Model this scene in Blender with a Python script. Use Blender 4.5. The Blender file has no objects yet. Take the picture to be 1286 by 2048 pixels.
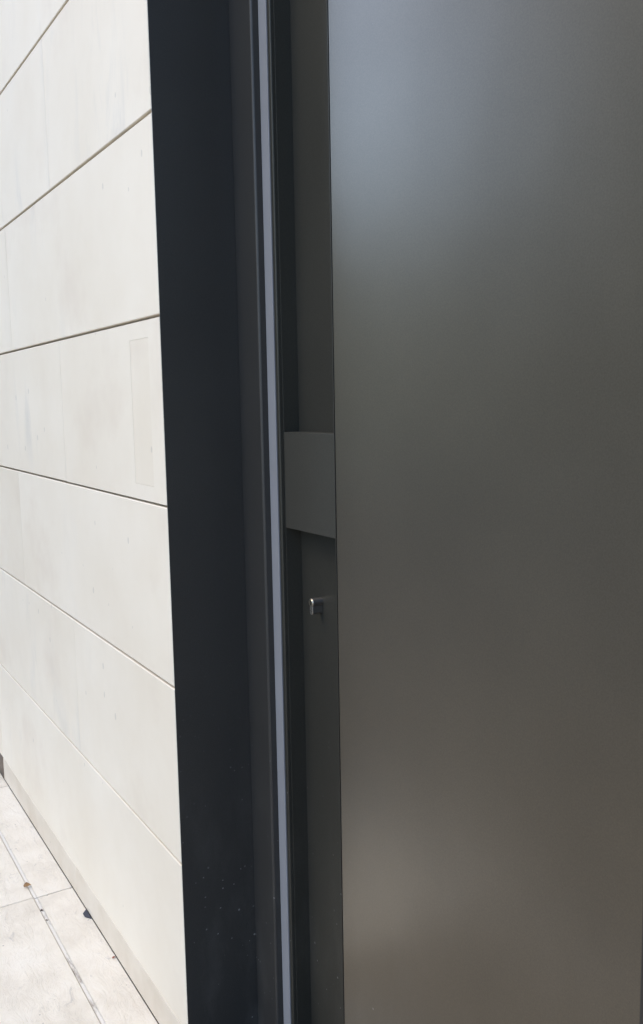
import bpy, bmesh, math, random
from mathutils import Vector, Matrix
R = math.radians
sc = bpy.context.scene
col = sc.collection
random.seed(7)

# ------------------------------------------------------------------ camera
cam_d = bpy.data.cameras.new('camera')
cam = bpy.data.objects.new('camera', cam_d); col.objects.link(cam)
right = Vector((0.52352693, 0.85181809, -0.01804166))
up = Vector((-0.09670243, 0.0804452, 0.99205706))
fwd = Vector((-0.84650351, 0.51762392, -0.12448811))
m = Matrix((right, up, -fwd)).transposed().to_4x4()
m.translation = (0, 0, 1.5)
cam.matrix_world = m
cam_d.sensor_fit = 'VERTICAL'; cam_d.sensor_height = 24.0
cam_d.lens = 24.0 * 1777 / 2048
cam_d.clip_start = 0.02; cam_d.clip_end = 3000
sc.camera = cam

# ------------------------------------------------------------------ sky, sun, exposure
SUN_EL = 46.0
SUN_AZ = 204.0          # compass bearing: clockwise from +Y
w = bpy.data.worlds.new('World'); sc.world = w; w.use_nodes = True
nt = w.node_tree; nt.nodes.clear()
sky = nt.nodes.new('ShaderNodeTexSky'); sky.sky_type = 'NISHITA'; sky.sun_disc = False
sky.sun_elevation = R(SUN_EL); sky.sun_rotation = R(SUN_AZ)
sky.air_density = 1.0; sky.dust_density = 1.2; sky.ozone_density = 2.0
bg = nt.nodes.new('ShaderNodeBackground'); bg.inputs['Strength'].default_value = 0.15
wo = nt.nodes.new('ShaderNodeOutputWorld')
nt.links.new(sky.outputs[0], bg.inputs['Color']); nt.links.new(bg.outputs[0], wo.inputs['Surface'])
sd = bpy.data.lights.new('sun', 'SUN'); sd.energy = 1.4; sd.angle = R(36); sd.color = (1.0, 0.86, 0.65)
sun = bpy.data.objects.new('sun', sd); col.objects.link(sun)
sdir = Vector((math.cos(R(SUN_EL)) * math.sin(R(SUN_AZ)), math.cos(R(SUN_EL)) * math.cos(R(SUN_AZ)), math.sin(R(SUN_EL))))
sun.rotation_euler = sdir.to_track_quat('Z', 'Y').to_euler(); sun.location = (0, -4, 9)
vs = sc.view_settings
vs.view_transform = 'Standard'; vs.look = 'None'; vs.gamma = 1.0; vs.exposure = 1.47; vs.use_curve_mapping = False

# ------------------------------------------------------------------ key dimensions (metres)
YF = 0.6826            # facade plane
XC = -1.729            # left corner of the door reveal
XR = -0.500            # right corner of the door reveal
YFR = YF + 0.1745      # face of the door frame
YD = YFR + 0.021       # face of the door leaf
HEAD = 3.02            # underside of the reveal

# ------------------------------------------------------------------ node helpers
class Mat:
    def __init__(s, name):
        s.m = bpy.data.materials.new(name); s.m.use_nodes = True
        s.t = s.m.node_tree; s.b = s.t.nodes['Principled BSDF']
    def n(s, kind, **kw):
        nd = s.t.nodes.new(kind)
        for k, v in kw.items(): setattr(nd, k, v)
        return nd
    def l(s, a, b): s.t.links.new(a, b)
    def set(s, **kw):
        for k, v in kw.items(): s.b.inputs[k.replace('_', ' ')].default_value = v
    def coords(s, shift=False, scale=(1, 1, 1)):
        g = s.n('ShaderNodeNewGeometry'); out = g.outputs['Position']
        if shift:
            oi = s.n('ShaderNodeObjectInfo'); mu = s.n('ShaderNodeMath', operation='MULTIPLY'); mu.inputs[1].default_value = 37.0
            s.l(oi.outputs['Random'], mu.inputs[0])
            ad = s.n('ShaderNodeVectorMath', operation='ADD'); s.l(out, ad.inputs[0]); s.l(mu.outputs[0], ad.inputs[1]); out = ad.outputs[0]
        mp = s.n('ShaderNodeMapping'); mp.inputs['Scale'].default_value = scale
        s.l(out, mp.inputs['Vector']); return mp.outputs[0]
    def noise(s, vec, scale, detail=4, rough=0.55, dist=0.0):
        nd = s.n('ShaderNodeTexNoise'); nd.inputs['Scale'].default_value = scale
        nd.inputs['Detail'].default_value = detail; nd.inputs['Roughness'].default_value = rough; nd.inputs['Distortion'].default_value = dist
        s.l(vec, nd.inputs['Vector']); return nd.outputs['Fac']
    def ramp(s, fac, stops):
        nd = s.n('ShaderNodeValToRGB'); e = nd.color_ramp.elements
        while len(e) < len(stops): e.new(0.5)
        for k, (p, c) in enumerate(stops):
            e[k].position = p; e[k].color = (*c, 1) if len(c) == 3 else c
        s.l(fac, nd.inputs[0]); return nd.outputs[0]
    def val(s, fac, a, b, lo=0.0, hi=1.0):
        nd = s.n('ShaderNodeMapRange'); nd.inputs['From Min'].default_value = a; nd.inputs['From Max'].default_value = b
        nd.inputs['To Min'].default_value = lo; nd.inputs['To Max'].default_value = hi
        s.l(fac, nd.inputs['Value']); return nd.outputs[0]
    def mul(s, a, b, op='MULTIPLY'):
        nd = s.n('ShaderNodeMath', operation=op)
        for k, v in enumerate((a, b)):
            if isinstance(v, (int, float)): nd.inputs[k].default_value = v
            else: s.l(v, nd.inputs[k])
        return nd.outputs[0]
    def mix(s, fac, a, b, mode='MIX'):
        nd = s.n('ShaderNodeMix', data_type='RGBA', blend_type=mode)
        for key, v in ((0, fac), (6, a), (7, b)):
            if isinstance(v, (int, float)): nd.inputs[key].default_value = v
            elif isinstance(v, tuple): nd.inputs[key].default_value = (*v, 1)
            else: s.l(v, nd.inputs[key])
        return nd.outputs[2]
    def bump(s, h, strength, dist, prev=None):
        nd = s.n('ShaderNodeBump'); nd.inputs['Strength'].default_value = strength; nd.inputs['Distance'].default_value = dist
        s.l(h, nd.inputs['Height'])
        if prev is not None: s.l(prev, nd.inputs['Normal'])
        return nd.outputs[0]
    def base(s, sock): s.l(sock, s.b.inputs['Base Color'])
    def normal(s, sock): s.l(sock, s.b.inputs['Normal'])

M = {}
def plain(name, colr, rough=0.6, metal=0.0, var=0.12, scale=9.0):
    k = Mat(name); v = k.coords()
    f = k.noise(v, scale, 5)
    a = tuple(c * (1 - var) for c in colr); b = tuple(min(1, c * (1 + var)) for c in colr)
    k.base(k.ramp(f, [(0.3, a), (0.7, b)])); k.set(Roughness=rough, Metallic=metal)
    k.normal(k.bump(k.noise(v, scale * 30, 3), 0.15, 0.001)); M[name] = k.m
    return k

def specks(k, vec, scale, size, keep, zmask=None):
    """sparse little grains of dust or drops of paint: 1 inside a grain"""
    vo = k.n('ShaderNodeTexVoronoi'); vo.inputs['Scale'].default_value = scale; k.l(vec, vo.inputs['Vector'])
    sep = k.n('ShaderNodeSeparateColor'); k.l(vo.outputs['Color'], sep.inputs[0])
    sel = k.mul(sep.outputs[0], keep, 'LESS_THAN')
    rad = k.val(sep.outputs[1], 0, 1, size * 0.35, size)
    inn = k.mul(vo.outputs['Distance'], rad, 'LESS_THAN')
    out = k.mul(sel, inn)
    return k.mul(out, zmask) if zmask is not None else out

# --- facade limestone
def facade_stone():
    k = Mat('facade_limestone'); v = k.coords(True); vz = k.coords(True, (1, 1, 0.28))
    c = k.ramp(k.noise(v, 2.2, 5, 0.6), [(0.3, (0.755, 0.672, 0.545)), (0.7, (0.82, 0.747, 0.63))])
    sm = k.val(k.noise(vz, 6.5, 7, 0.68, 0.6), 0.51, 0.74)                    # grey handling smudges, drawn out vertically
    big = k.val(k.noise(v, 1.1, 2), 0.50, 0.68)
    c = k.mix(k.mul(k.mul(sm, big), 0.75), c, (0.48, 0.465, 0.44))
    warm = k.val(k.noise(v, 3.1, 4, 0.6), 0.56, 0.76, 0, 0.45)
    c = k.mix(warm, c, (0.66, 0.56, 0.45))
    vs_ = k.coords(True, (1, 1, 0.45))
    c = k.mix(k.mul(specks(k, k.coords(True, (1, 1, 0.6)), 24, 0.15, 0.14), 0.3), c, (0.33, 0.31, 0.28))
    c = k.mix(k.mul(specks(k, k.coords(True, (1, 1, 0.75)), 9, 0.04, 0.25), 0.55), c, (0.16, 0.14, 0.12))
    k.base(c); k.set(Roughness=0.62); k.b.inputs['Specular IOR Level'].default_value = 0.3
    h = k.noise(v, 420, 3); h2 = k.noise(vz, 38, 4)
    k.normal(k.bump(h2, 0.10, 0.002, k.bump(h, 0.10, 0.0006))); M['facade'] = k.m
facade_stone()

def base_stone():
    k = Mat('base_limestone'); v = k.coords(True)
    c = k.ramp(k.noise(v, 5, 6, 0.65), [(0.3, (0.60, 0.515, 0.405)), (0.7, (0.71, 0.635, 0.53))])
    c = k.mix(k.mul(specks(k, v, 30, 0.12, 0.10), 0.5), c, (0.30, 0.26, 0.21))
    k.base(c); k.set(Roughness=0.7); k.normal(k.bump(k.noise(v, 260, 4), 0.15, 0.001)); M['base'] = k.m
base_stone()

def paving_stone():
    k = Mat('paving_limestone'); v = k.coords(True); vr = k.coords(True, (1.0, 2.2, 1))
    c = k.ramp(k.noise(v, 7, 7, 0.65), [(0.28, (0.68, 0.60, 0.485)), (0.52, (0.79, 0.71, 0.585)), (0.75, (0.83, 0.76, 0.645))])
    riv = k.noise(vr, 13, 8, 0.72, 0.9)
    pit = k.val(riv, 0.60, 0.74)
    c = k.mix(k.mul(pit, 0.75), c, (0.40, 0.36, 0.32))
    vein = k.val(k.mul(k.mul(k.noise(vr, 5, 6, 0.6, 1.6), 0.5, 'SUBTRACT'), 0, 'ADD'), -0.006, 0.006)
    ab = k.n('ShaderNodeMath', operation='PINGPONG'); ab.inputs[1].default_value = 0.5; k.l(vein, ab.inputs[0])
    mask = k.val(k.noise(v, 3.3, 3), 0.52, 0.62)
    c = k.mix(k.mul(k.mul(ab.outputs[0], mask), 0.8), c, (0.30, 0.27, 0.25))
    c = k.mix(k.mul(specks(k, v, 55, 0.16, 0.10), 0.6), c, (0.25, 0.22, 0.20))
    k.base(c); k.set(Roughness=0.75)
    k.normal(k.bump(riv, 0.7, 0.008, k.bump(k.noise(v, 240, 5, 0.7), 0.3, 0.0015))); M['paving'] = k.m
paving_stone()

def slot_mat():
    k = Mat('slot_stone'); v = k.coords(False, (1, 3, 1))
    d = k.val(k.noise(v, 9, 6, 0.7), 0.55, 0.66)
    k.base(k.mix(k.mul(d, 0.75), (0.74, 0.69, 0.61), (0.24, 0.19, 0.14))); k.set(Roughness=0.85)
    k.normal(k.bump(k.noise(v, 180, 4), 0.4, 0.002)); M['slot'] = k.m
slot_mat()

# --- dark coated metal of frame and door
def metal(name, colr, rough, metallic, dust, grain=False, coat=0.0):
    k = Mat(name); v = k.coords(); vz = k.coords(False, (1, 1, 0.05))
    g = k.n('ShaderNodeNewGeometry'); sp = k.n('ShaderNodeSeparateXYZ'); k.l(g.outputs['Position'], sp.inputs[0])
    var = k.noise(v, 3.5, 4)
    c = k.mix(k.val(var, 0.3, 0.7), tuple(x * 0.93 for x in colr), tuple(x * 1.07 for x in colr))
    low = k.val(sp.outputs['Z'], 0.95, 0.15, 0.0, 1.0)
    patch = k.val(k.noise(v, 7, 3), 0.42, 0.60)
    vd = k.coords(False, (1, 1, 1))
    dst = specks(k, vd, 110, 0.34, dust, k.mul(low, patch))
    rare = specks(k, vd, 24, 0.035, 0.06)
    dd = k.mul(dst, rare, 'MAXIMUM')
    c = k.mix(k.val(k.noise(v, 420, 2, 0.7), 0.3, 0.7, 0, 1), k.mix(1.0, c, (0.88, 0.88, 0.88), 'MULTIPLY'), k.mix(1.0, c, (1.12, 1.12, 1.12), 'MULTIPLY'))
    film = k.val(k.noise(k.coords(False, (1, 1, 0.4)), 11, 6, 0.65), 0.48, 0.75, 0, 0.10)
    c = k.mix(k.mul(film, low), c, (0.40, 0.38, 0.35))
    c = k.mix(k.mul(dd, 0.5), c, (0.55, 0.55, 0.54))
    k.base(c)
    mt = k.val(dd, 0, 1, metallic, 0.0); k.l(mt, k.b.inputs['Metallic'])
    rr = k.val(k.noise(vz, 60, 4), 0.3, 0.7, rough - 0.005, rough + 0.005)
    sme = k.val(k.noise(v, 4.5, 5, 0.6), 0.3, 0.7, -0.015, 0.02)
    k.l(k.mul(rr, sme, 'ADD'), k.b.inputs['Roughness'])
    fine = k.bump(k.noise(v, 900, 2), 0.06, 0.0004)
    if grain:
        vg = k.coords(False, (1, 1, 0.035))
        scr = k.val(k.noise(k.coords(False, (1, 1, 0.14)), 55, 2, 0.5), 0.755, 0.80)
        hi = k.val(sp.outputs['Z'], 1.55, 1.95, 0, 1)
        fine = k.bump(k.mul(scr, hi), 0.08, 0.0010, k.bump(k.noise(vg, 130, 4), 0.006, 0.0006, k.bump(k.noise(v, 2.4, 2), 0.25, 0.006, fine)))
    k.set(Coat_Weight=coat, Coat_Roughness=rough - 0.02, Coat_IOR=1.7)
    k.l(fine, k.b.inputs['Coat Normal'])
    k.normal(fine); M[name] = k.m
metal('frame_metal', (0.050, 0.048, 0.045), 0.42, 0.35, 0.065)
metal('leaf_metal', (0.062, 0.060, 0.051), 0.42, 0.6, 0.05)
metal('plate_metal_lit', (0.094, 0.091, 0.078), 0.42, 0.6, 0.03)  # leaf metal lightened to paint in the extra light on the flush plate
metal('door_metal', (0.162, 0.140, 0.104), 0.31, 0.76, 0.003, True, 0.65)

plain('seal_grey', (0.235, 0.24, 0.258), 0.55, 0.0, 0.03)
plain('joint_dark', (0.13, 0.105, 0.085), 0.9)
plain('core_grey', (0.30, 0.29, 0.28), 0.9)
plain('gap_black', (0.012, 0.012, 0.013), 0.8)
plain('nickel', (0.62, 0.58, 0.50), 0.22, 1.0, 0.05)
plain('nickel_worn', (0.60, 0.57, 0.52), 0.38, 1.0, 0.08)
plain('brass', (0.66, 0.60, 0.48), 0.28, 1.0, 0.08)
plain('nickel_shaded', (0.22, 0.215, 0.21), 0.5, 1.0, 0.1)  # nickel darkened to stand in for dark reflections on the lock body
plain('key_slot_dark', (0.02, 0.018, 0.015), 0.6)
plain('bed_mortar', (0.30, 0.26, 0.22), 0.95)
plain('road_brown', (0.26, 0.218, 0.165), 0.9, 0, 0.2)
plain('earth', (0.16, 0.14, 0.11), 0.95, 0, 0.2, 2)
plain('kerb_concrete', (0.42, 0.41, 0.39), 0.85)
plain('beige_render', (0.80, 0.71, 0.52), 0.9)
plain('grey_render', (0.34, 0.31, 0.25), 0.9)
plain('roof_tile', (0.42, 0.27, 0.19), 0.85)
plain('window_glass', (0.03, 0.035, 0.04), 0.08)
plain('shutter', (0.17, 0.15, 0.12), 0.7)
plain('dry_leaf', (0.42, 0.25, 0.12), 0.75, 0, 0.35, 120)
plain('red_leaf', (0.35, 0.10, 0.05), 0.75, 0, 0.3, 120)
plain('dark_litter', (0.08, 0.055, 0.04), 0.85, 0, 0.4, 150)
plain('rubber', (0.035, 0.035, 0.045), 0.6)

# ------------------------------------------------------------------ mesh helpers
def link(name, me, mat, parent=None):
    o = bpy.data.objects.new(name, me); col.objects.link(o)
    if mat is not None and not me.materials: me.materials.append(M[mat])
    if parent is not None: o.parent = parent
    return o
def empty(name, loc, label=None, cat=None, kind=None):
    o = bpy.data.objects.new(name, None); col.objects.link(o); o.location = loc; o.empty_display_size = 0.1
    tag(o, label, cat, kind); return o
def tag(o, label=None, cat=None, kind=None, group=None):
    if label: o['label'] = label
    if cat: o['category'] = cat
    if kind: o['kind'] = kind
    if group: o['group'] = group
    return o
def bm_box(bm, x0, x1, y0, y1, z0, z1):
    vs_ = [bm.verts.new((x, y, z)) for z in (z0, z1) for y in (y0, y1) for x in (x0, x1)]
    for f in ((0, 2, 3, 1), (4, 5, 7, 6), (0, 1, 5, 4), (2, 6, 7, 3), (0, 4, 6, 2), (1, 3, 7, 5)):
        bm.faces.new([vs_[i] for i in f])
def bevel(bm, w, seg=1):
    bmesh.ops.bevel(bm, geom=list(bm.edges), offset=w, segments=seg, profile=0.5, affect='EDGES', clamp_overlap=True)
def box(name, x0, x1, y0, y1, z0, z1, mat, parent=None, bev=0.0, seg=1):
    """a box whose origin sits at the middle of its underside; parents here stay unrotated, so offsets subtract"""
    c = Vector(((x0 + x1) / 2, (y0 + y1) / 2, z0))
    bm = bmesh.new(); bm_box(bm, x0 - c.x, x1 - c.x, y0 - c.y, y1 - c.y, 0, z1 - z0)
    if bev: bevel(bm, bev, seg)
    me = bpy.data.meshes.new(name); bm.to_mesh(me); bm.free()
    o = link(name, me, mat, parent); o.location = c - (wloc(parent) if parent else Vector())
    return o
def wloc(o):
    p = Vector()
    while o is not None: p += o.location; o = o.parent
    return p
def profile(name, pts, z0, z1, mat, parent, bev=0.0):
    """an upright extrusion of a closed outline in plan"""
    c = Vector((sum(p[0] for p in pts) / len(pts), sum(p[1] for p in pts) / len(pts), z0))
    bm = bmesh.new()
    a = [bm.verts.new((p[0] - c.x, p[1] - c.y, 0)) for p in pts]; b = [bm.verts.new((p[0] - c.x, p[1] - c.y, z1 - z0)) for p in pts]
    n = len(pts)
    bm.faces.new(a); bm.faces.new(b)
    for i in range(n): bm.faces.new((a[i], a[(i + 1) % n], b[(i + 1) % n], b[i]))
    bmesh.ops.recalc_face_normals(bm, faces=bm.faces)
    if bev: bevel(bm, bev, 2)
    me = bpy.data.meshes.new(name); bm.to_mesh(me); bm.free()
    o = link(name, me, mat, parent); o.location = c - wloc(parent)
    return o

# ------------------------------------------------------------------ ground, pavement, road
def sheet(name, x0, x1, y0, y1, z, mat):
    me = bpy.data.meshes.new(name)
    me.from_pydata([(x0, y0, z), (x1, y0, z), (x1, y1, z), (x0, y1, z)], [], [(0, 1, 2, 3)])
    return tag(link(name, me, mat), kind='structure')
sheet('ground', -1500, 1500, -1500, 1500, -0.16, 'earth')
sheet('road', -300, 300, -8.4, -0.02, -0.12, 'road_brown')  # unseen road, added close and brown to shape the door's reflection
SL0, SL1 = 0.5655, 0.5740          # the narrow slot that runs along the wall
pave = tag(box('pavement', -9.0, 4.0, 0.068, YF + 0.25, -0.155, -0.040, 'bed_mortar'), kind='structure')
JX = -2.655; PITCH = 0.890
xs = [JX + PITCH * k for k in range(-6, 8)]
rows = [SL0 - 0.002]
while rows[-1] > 0.2: rows.append(rows[-1] - 0.49)
g = 0.0021
for k in range(len(xs) - 1):
    j = 0.006                                                     # slabs beyond the slot sit a hair off the border joint
    box('paving_slab', xs[k] + g, xs[k + 1] - g, SL1 + 0.001, YF - 0.0005, -0.040, 0.0 + random.uniform(-.0004, .0004), 'paving', pave, 0.0012)
    for r in range(len(rows) - 1):
        sh = (r % 2) * PITCH / 2
        box('paving_slab', xs[k] + sh - j + g, xs[k + 1] + sh - j - g, rows[r + 1] + 0.0022, rows[r], -0.040, random.uniform(-.0006, .0006), 'paving', pave, 0.0015)
    box('slot_strip', xs[k] - 0.003 + g, xs[k + 1] - 0.003 - g, SL0, SL1, -0.040, -0.0028, 'slot', pave)
kerb = tag(box('kerb', -60, 60, -0.08, 0.066, -0.18, 0.0, 'kerb_concrete', None, 0.01), kind='structure')
kerb2 = tag(box('far_pavement', -60, 60, -9.6, -8.3, -0.18, 0.0, 'kerb_concrete', None, 0.01), kind='structure')

# ------------------------------------------------------------------ stone wall
wall = empty('stone_wall', (-4.3, YF, 0), 'off-white limestone wall of smooth slabs with open horizontal joints beside the dark metal door', 'wall')
TH = 0.030; GAP = 0.0029; HV = 0.00022
joints = [0.0915, 0.4975, 0.8965, 1.2865, 1.677, 2.072, 2.463, 2.857, 3.250, 3.645, 4.04, 4.43]
XE = -8.6
def slab(x0, x1, z0, z1, hole=None):
    p = random.uniform(-.0004, .0004)
    if hole is None:
        return box('wall_slab', x0, x1, YF + p, YF + TH, z0, z1, 'facade', wall, 0.0016)
    a, b, c, d = hole
    o0 = Vector(((x0 + x1) / 2, YF, z0)); bm = bmesh.new()
    for (p0, p1, q0, q1) in ((x0, a, z0, z1), (b, x1, z0, z1), (a, b, z0, c), (a, b, d, z1)):
        bm_box(bm, p0 - o0.x, p1 - o0.x, 0, TH, q0 - o0.z, q1 - o0.z)
    me = bpy.data.meshes.new('wall_slab'); bm.to_mesh(me); bm.free()
    o = link('wall_slab', me, 'facade', wall); o.location = o0 - wloc(wall)
    e = 0.00035
    box('inlaid_strip', a + e, b - e, YF + 0.0003, YF + TH, c + e, d - e, 'facade', o)
    return o
for k in range(len(joints) - 1):
    z0, z1 = joints[k] + GAP, joints[k + 1] - GAP
    if k == 0: z0 -= GAP - 0.0010
    odd = k % 2 == 1
    if z1 < HEAD + 0.3:
        cuts = [XC - 0.002] + [(-2.478 if odd else -3.040) + random.uniform(-.012, .012) - 1.124 * q for q in range(0, 6)]
        if k == 0: cuts = [XC - 0.002, -3.618, -4.74, -5.87, -7.0, XE]
        cuts = [c for c in cuts if c > XE] + [XE]
        for q in range(len(cuts) - 1):
            hole = (-1.913, -1.800, 1.323, 1.638) if (k == 3 and q == 0) else None
            slab(cuts[q + 1] + HV, cuts[q] - HV, z0, z1, hole)
        cuts = [XR + 0.002, XR + (0.62 if odd else 1.18), XR + (1.74 if odd else 2.30), 3.6]
    else:
        cuts = [XE] + [XE + 0.5 + 1.124 * q + (0.562 if odd else 0) for q in range(0, 11)]
        cuts = [c for c in cuts if c < 3.3] + [3.6]
    for q in range(len(cuts) - 1): slab(cuts[q] + HV, cuts[q + 1] - HV, z0, z1)
# the low base course, which stops short of a shaded niche
for a, b in ((-2.60, XC - 0.002), (-3.618, -2.60)):
    box('base_slab', a + HV, b - HV, YF, YF + TH, 0.0015, joints[0] - 0.0010, 'base', wall, 0.0014)
box('niche_back', -4.8, -3.55, YF + 0.055, YF + 0.085, 0.0015, joints[0] - 0.0010, 'base', wall)
box('base_slab', XE, -4.8, YF, YF + TH, 0.0015, joints[0] - 0.0010, 'base', wall, 0.0014)
for a, b in ((XR + 0.002, 1.6), (1.6, 3.6)):
    box('base_slab', a + HV, b - HV, YF, YF + TH, 0.0015, joints[0] - 0.0010, 'base', wall, 0.0014)
# masonry behind the slabs
K0 = YF + TH + 0.001
box('masonry', XE, XC - 0.010, K0, YF + 0.42, joints[0], 4.42, 'joint_dark', wall)
box('masonry', XE, XC - 0.010, YF + 0.20, YF + 0.42, 0.0, joints[0] - 0.0005, 'joint_dark', wall)
box('masonry', XR + 0.010, 3.6, K0, YF + 0.42, 0.0, 4.42, 'joint_dark', wall)
box('masonry', XC - 0.009, XR + 0.009, K0, YF + 0.42, HEAD + 0.012, 4.42, 'joint_dark', wall)
box('coping', XE - 0.02, 3.62, YF - 0.02, YF + 0.46, 4.432, 4.49, 'facade', wall, 0.004)

# ------------------------------------------------------------------ door frame with its metal reveal lining
frame = empty('door_frame', ((XC + XR) / 2, YFR, 0), 'near-black metal door frame with deep reveal lining and pale grey strip set into it', 'door frame')
Y0 = YF + 0.0008
box('reveal_lining', XC - 0.0016, XC, Y0, YFR + 0.03, 0.002, HEAD, 'frame_metal', frame)
box('reveal_lining', XR, XR + 0.0016, Y0, YFR + 0.03, 0.002, HEAD, 'frame_metal', frame)
box('reveal_lining', XC - 0.0016, XR + 0.0016, Y0, YFR + 0.03, HEAD + 0.001, HEAD + 0.006, 'frame_metal', frame)
XF = XC + 0.0955
ZT = HEAD - 0.0955
# left post: broad face, rounded nose, short return to the seal
pts = [(XC + 0.0012, YFR), (XF - 0.0060, YFR)]
for a in range(0, 91, 15): pts.append((XF - 0.0060 + 0.0060 * math.sin(R(a)), YFR + 0.0060 - 0.0060 * math.cos(R(a))))
pts += [(XF, YFR + 0.070), (XC + 0.0012, YFR + 0.070)]
profile('frame_post', pts, 0.012, HEAD - 0.001, 'frame_metal', frame)
box('frame_post', -0.668, XR - 0.001, YFR, YFR + 0.07, 0.012, HEAD - 0.001, 'frame_metal', frame, 0.003, 2)
box('frame_head', XF + 0.001, -0.669, YFR, YFR + 0.07, ZT, HEAD - 0.001, 'frame_metal', frame, 0.003, 2)
box('grey_seal', XF + 0.0006, XC + 0.1283, YFR + 0.0162, YFR + 0.030, 0.014, ZT - 0.001, 'seal_grey', frame, 0.0012, 2)
box('rebate', XF + 0.001, -0.669, YFR + 0.071, YFR + 0.09, 0.012, HEAD, 'gap_black', frame)
box('threshold', XC, XR, YF + 0.002, YFR + 0.10, 0.0008, 0.011, 'frame_metal', frame, 0.002)

# ------------------------------------------------------------------ door leaf
XL = XC + 0.1395                   # edge of the leaf
XS = XC + 0.1508                   # channel begins
XG = XC + 0.3425; XP = XC + 0.3452 # thin gap, then the broad panel
XDR = -0.6825
ZB, ZTOP = 0.020, ZT - 0.006
YC = YD + 0.0355                   # bottom of the channel
YB = YD + 0.066
door = empty('entrance_door', ((XL + XDR) / 2, YD, ZB), 'satin dark grey metal entrance door with full-height recessed pull channel and lock cylinder', 'door')
YN = YFR + 0.012
pts = [(XL + 0.002, YN), (XS - 0.0022, YN), (XS - 0.0006, YN + 0.0008), (XS, YN + 0.0024), (XS, YD), (XS + 0.0012, YD + 0.0003), (XS + 0.0014, YD + 0.0015),
       (XS + 0.0014, YB), (XL, YB), (XL, YN + 0.002)]
profile('edge_strip', pts, ZB, ZTOP, 'leaf_metal', door)
box('channel_back', XS + 0.0018, XG, YC, YB, ZB, ZTOP, 'leaf_metal', door)
pan = box('door_panel', XP, XDR, YD, YB, ZB, ZTOP, 'door_metal', door, 0.0014, 2)
box('gap_filler', XG + 0.0002, XP - 0.0002, YD + 0.012, YB, ZB, ZTOP, 'gap_black', door)
box('channel_lip', XG - 0.0016, XG, YD, YC - 0.0003, ZB, ZTOP, 'leaf_metal', door, 0.0004)
box('grip_plate', XS + 0.0017, XG - 0.0019, YD, YC - 0.0004, 1.2430, 1.4382, 'plate_metal_lit', door, 0.0007, 2)

# lock cylinder: round plug above a narrow lower lobe
LX, LZ = -1.5015, 1.0980
YT = YD + 0.0115
def keyhole_outline(r, wl, low, n=14):
    a0 = math.asin(wl / r); out = []
    for i in range(n + 1):
        a = -math.pi / 2 + a0 + (2 * math.pi - 2 * a0) * i / n
        out.append((r * math.cos(a), r * math.sin(a)))
    for i in range(7):
        a = math.pi + math.pi * i / 6
        out.append((wl * math.cos(a), low + wl + wl * math.sin(a)))
    return out
def prism_y(name, outline, y0, y1, mat, parent, origin, bev=0.0):
    bm = bmesh.new()
    a = [bm.verts.new((x, y0 - origin.y, z)) for x, z in outline]; b = [bm.verts.new((x, y1 - origin.y, z)) for x, z in outline]
    n = len(outline); bm.faces.new(a); bm.faces.new(b)
    for i in range(n): bm.faces.new((a[i], a[(i + 1) % n], b[(i + 1) % n], b[i]))
    bmesh.ops.recalc_face_normals(bm, faces=bm.faces)
    if bev: bevel(bm, bev)
    me = bpy.data.meshes.new(name); bm.to_mesh(me); bm.free()
    o = link(name, me, mat, parent); o.location = origin - wloc(parent)
    return o
org = Vector((LX, YT, LZ))
lock = prism_y('lock_cylinder', keyhole_outline(0.0085, 0.005, -0.0248), YT + 0.0012, YC + 0.006, 'nickel_shaded', door, org, 0.0004)
prism_y('cylinder_face', keyhole_outline(0.0085, 0.005, -0.0248), YT, YT + 0.0011, 'nickel_worn', lock, org, 0.0003)  # front of the same cylinder, split off to stay bright
circ = lambda r, n=20: [(r * math.cos(2 * math.pi * i / n), r * math.sin(2 * math.pi * i / n)) for i in range(n)]
ringo = [(x, z) for x, z in circ(0.0073)]
prism_y('key_plug', ringo, YT - 0.0012, YT + 0.0005, 'brass', lock, org, 0.0004)
prism_y('key_slot', [(-0.0013, -0.0048), (0.0013, -0.0048), (0.0013, 0.002), (0.0022, 0.004), (0.0006, 0.0052), (-0.0013, 0.0048)], YT - 0.0014, YT - 0.0004, 'key_slot_dark', lock, org)
prism_y('maker_line', [(-0.0034, -0.0172), (0.0034, -0.0176), (0.0034, -0.0165), (-0.0034, -0.0161)], YT - 0.0003, YT + 0.0002, 'nickel', lock, org)

plain('coir', (0.30, 0.25, 0.19), 0.95, 0, 0.4, 90)
mat_o = box('added_mat', -1.88, -0.62, 0.10, 0.60, 0.001, 0.016, 'coir', None, 0.004)  # unseen mat, added to dim the paving's reflection low on the door
tag(mat_o, 'unseen light brown coir doormat, added before the door to darken its reflection', 'doormat')

# ------------------------------------------------------------------ small things on the ground
def litter(name, loc, size, mat, label, cat, seed, curl=0.4, group=None, thick=0.0006, long=1.6):
    rnd = random.Random(seed); bm = bmesh.new(); n = 11
    c = bm.verts.new((0, 0, 0)); ring = []
    for i in range(n):
        a = 2 * math.pi * i / n; r = size * (0.65 + 0.5 * rnd.random())
        x, y = r * math.cos(a) * long * 0.7, r * math.sin(a) * 0.7
        ring.append(bm.verts.new((x, y, curl * size * (abs(math.sin(a)) ** 1.5) + rnd.uniform(0, .15) * size)))
    for i in range(n): bm.faces.new((c, ring[i], ring[(i + 1) % n]))
    ex = bmesh.ops.extrude_face_region(bm, geom=list(bm.faces))
    bmesh.ops.translate(bm, vec=(0, 0, thick), verts=[v for v in ex['geom'] if isinstance(v, bmesh.types.BMVert)])
    bmesh.ops.recalc_face_normals(bm, faces=bm.faces)
    me = bpy.data.meshes.new(name); bm.to_mesh(me); bm.free()
    o = link(name, me, mat); o.location = loc; o.rotation_euler = (0, 0, rnd.uniform(0, 6.28))
    return tag(o, label, cat, None, group)
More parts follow.
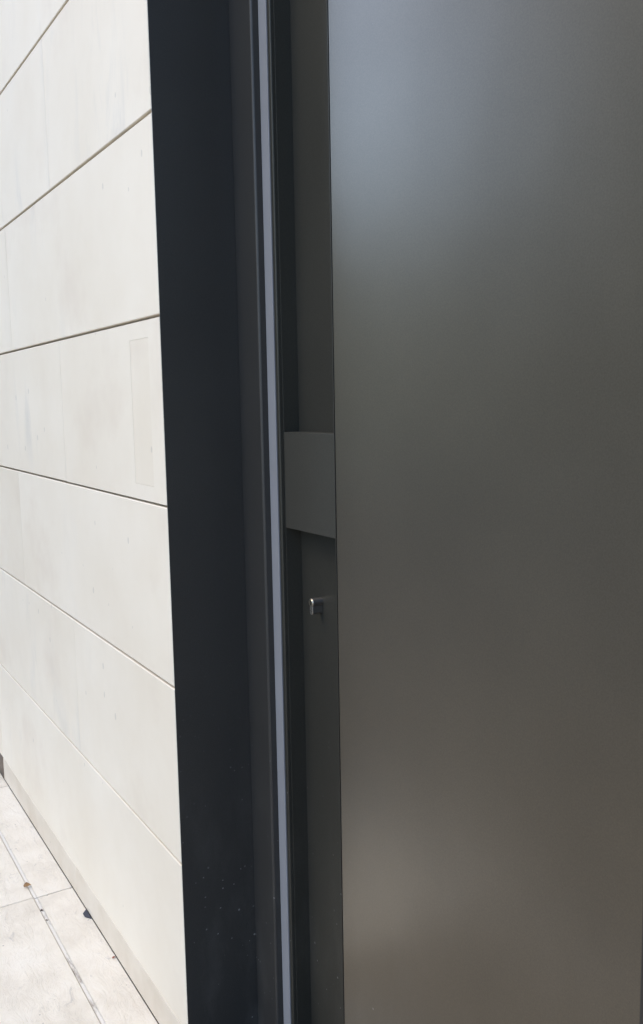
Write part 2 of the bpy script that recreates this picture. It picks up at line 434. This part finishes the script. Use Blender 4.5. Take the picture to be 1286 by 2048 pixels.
litter('dry_leaf', (-2.735, 0.562, 0.0012), 0.0105, 'dry_leaf', 'small curled brown dry leaf lying on the slot in the pale paving', 'leaf', 3, 0.9)
litter('leaf_scrap', (-2.232, 0.6745, 0.0012), 0.0045, 'red_leaf', 'tiny reddish leaf scrap on the border paving at the foot of the wall', 'leaf', 5, 0.6)
litter('debris_clump', (-2.580, 0.5690, -0.0060), 0.005, 'dark_litter', 'larger dark crumb of debris caught in the paving slot', 'debris', 8, 0.8, None, 0.002)
litter('debris_crumb', (-2.520, 0.5685, -0.0060), 0.0045, 'dark_litter', 'smaller dark crumb of debris in the paving slot', 'debris', 9, 0.8, None, 0.002)
bm = bmesh.new()
pv = [(-0.026, 0.004, 0.0), (0.024, 0.004, 0.0), (0.004, -0.010, 0.0), (-0.014, -0.010, 0.0), (-0.026, 0.004, 0.007), (0.024, 0.004, 0.003), (0.004, -0.010, 0.002), (-0.014, -0.010, 0.004)]
bv = [bm.verts.new(p) for p in pv]
for f in ((3, 2, 1, 0), (4, 5, 6, 7), (0, 1, 5, 4), (1, 2, 6, 5), (2, 3, 7, 6), (3, 0, 4, 7)): bm.faces.new([bv[i] for i in f])
bevel(bm, 0.0006)
me = bpy.data.meshes.new('rubber_tab'); bm.to_mesh(me); bm.free()
o = link('rubber_tab', me, 'rubber'); o.location = (-2.472, YF - 0.007, 0.0008)
tag(o, 'small black rubber wedge on the paving against the base of the stone wall', 'wedge')

# ------------------------------------------------------------------ unseen houses added across the street, sized and toned to shape the door's reflections
def house(name, x0, x1, y0, y1, h, mat, label, nwin, floors, pitched):
    t = empty(name, ((x0 + x1) / 2, y1, 0), label, 'house')
    box('wall', x0, x1, y0, y1, -0.15, h, mat, t)
    if pitched:
        prof = [(y0 - 0.4, h), (y1 + 0.4, h), ((y0 + y1) / 2, h + 1.1)]
        bm = bmesh.new(); a = [bm.verts.new((x0 - 0.3, y, z)) for y, z in prof]; b = [bm.verts.new((x1 + 0.3, y, z)) for y, z in prof]
        bm.faces.new(a); bm.faces.new(b)
        for i in range(3): bm.faces.new((a[i], a[(i + 1) % 3], b[(i + 1) % 3], b[i]))
        bmesh.ops.recalc_face_normals(bm, faces=bm.faces)
        me = bpy.data.meshes.new('roof'); bm.to_mesh(me); bm.free(); r_ = link('roof', me, 'roof_tile', t); r_.location = -t.location + Vector((0, 0, 0.004))
    else:
        box('parapet', x0 - 0.1, x1 + 0.1, y0 - 0.1, y1 + 0.1, h + 0.002, h + 0.35, 'kerb_concrete', t, 0.02)
    for f in range(floors):
        for k in range(nwin):
            cx = x0 + (k + 0.5) * (x1 - x0) / nwin; z = 0.9 + f * 2.9
            wn = box('window', cx - 0.62, cx + 0.62, y1 + 0.002, y1 + 0.06, z, z + 1.5, 'shutter', t)
            box('pane', cx - 0.53, cx + 0.53, y1 + 0.061, y1 + 0.068, z + 0.09, z + 1.41, 'window_glass', wn)
    return t
house('added_low_house', -32, -14.2, -18, -9.6, 5.4, 'beige_render', 'unseen low beige rendered house with red tiled roof, added across the road for the door reflection', 6, 1, True)
house('added_tall_house', -13.4, -4.0, -19, -9.6, 15.0, 'grey_render', 'unseen tall dark grey flat-roofed house, added across the road to darken the door reflection', 3, 4, False)
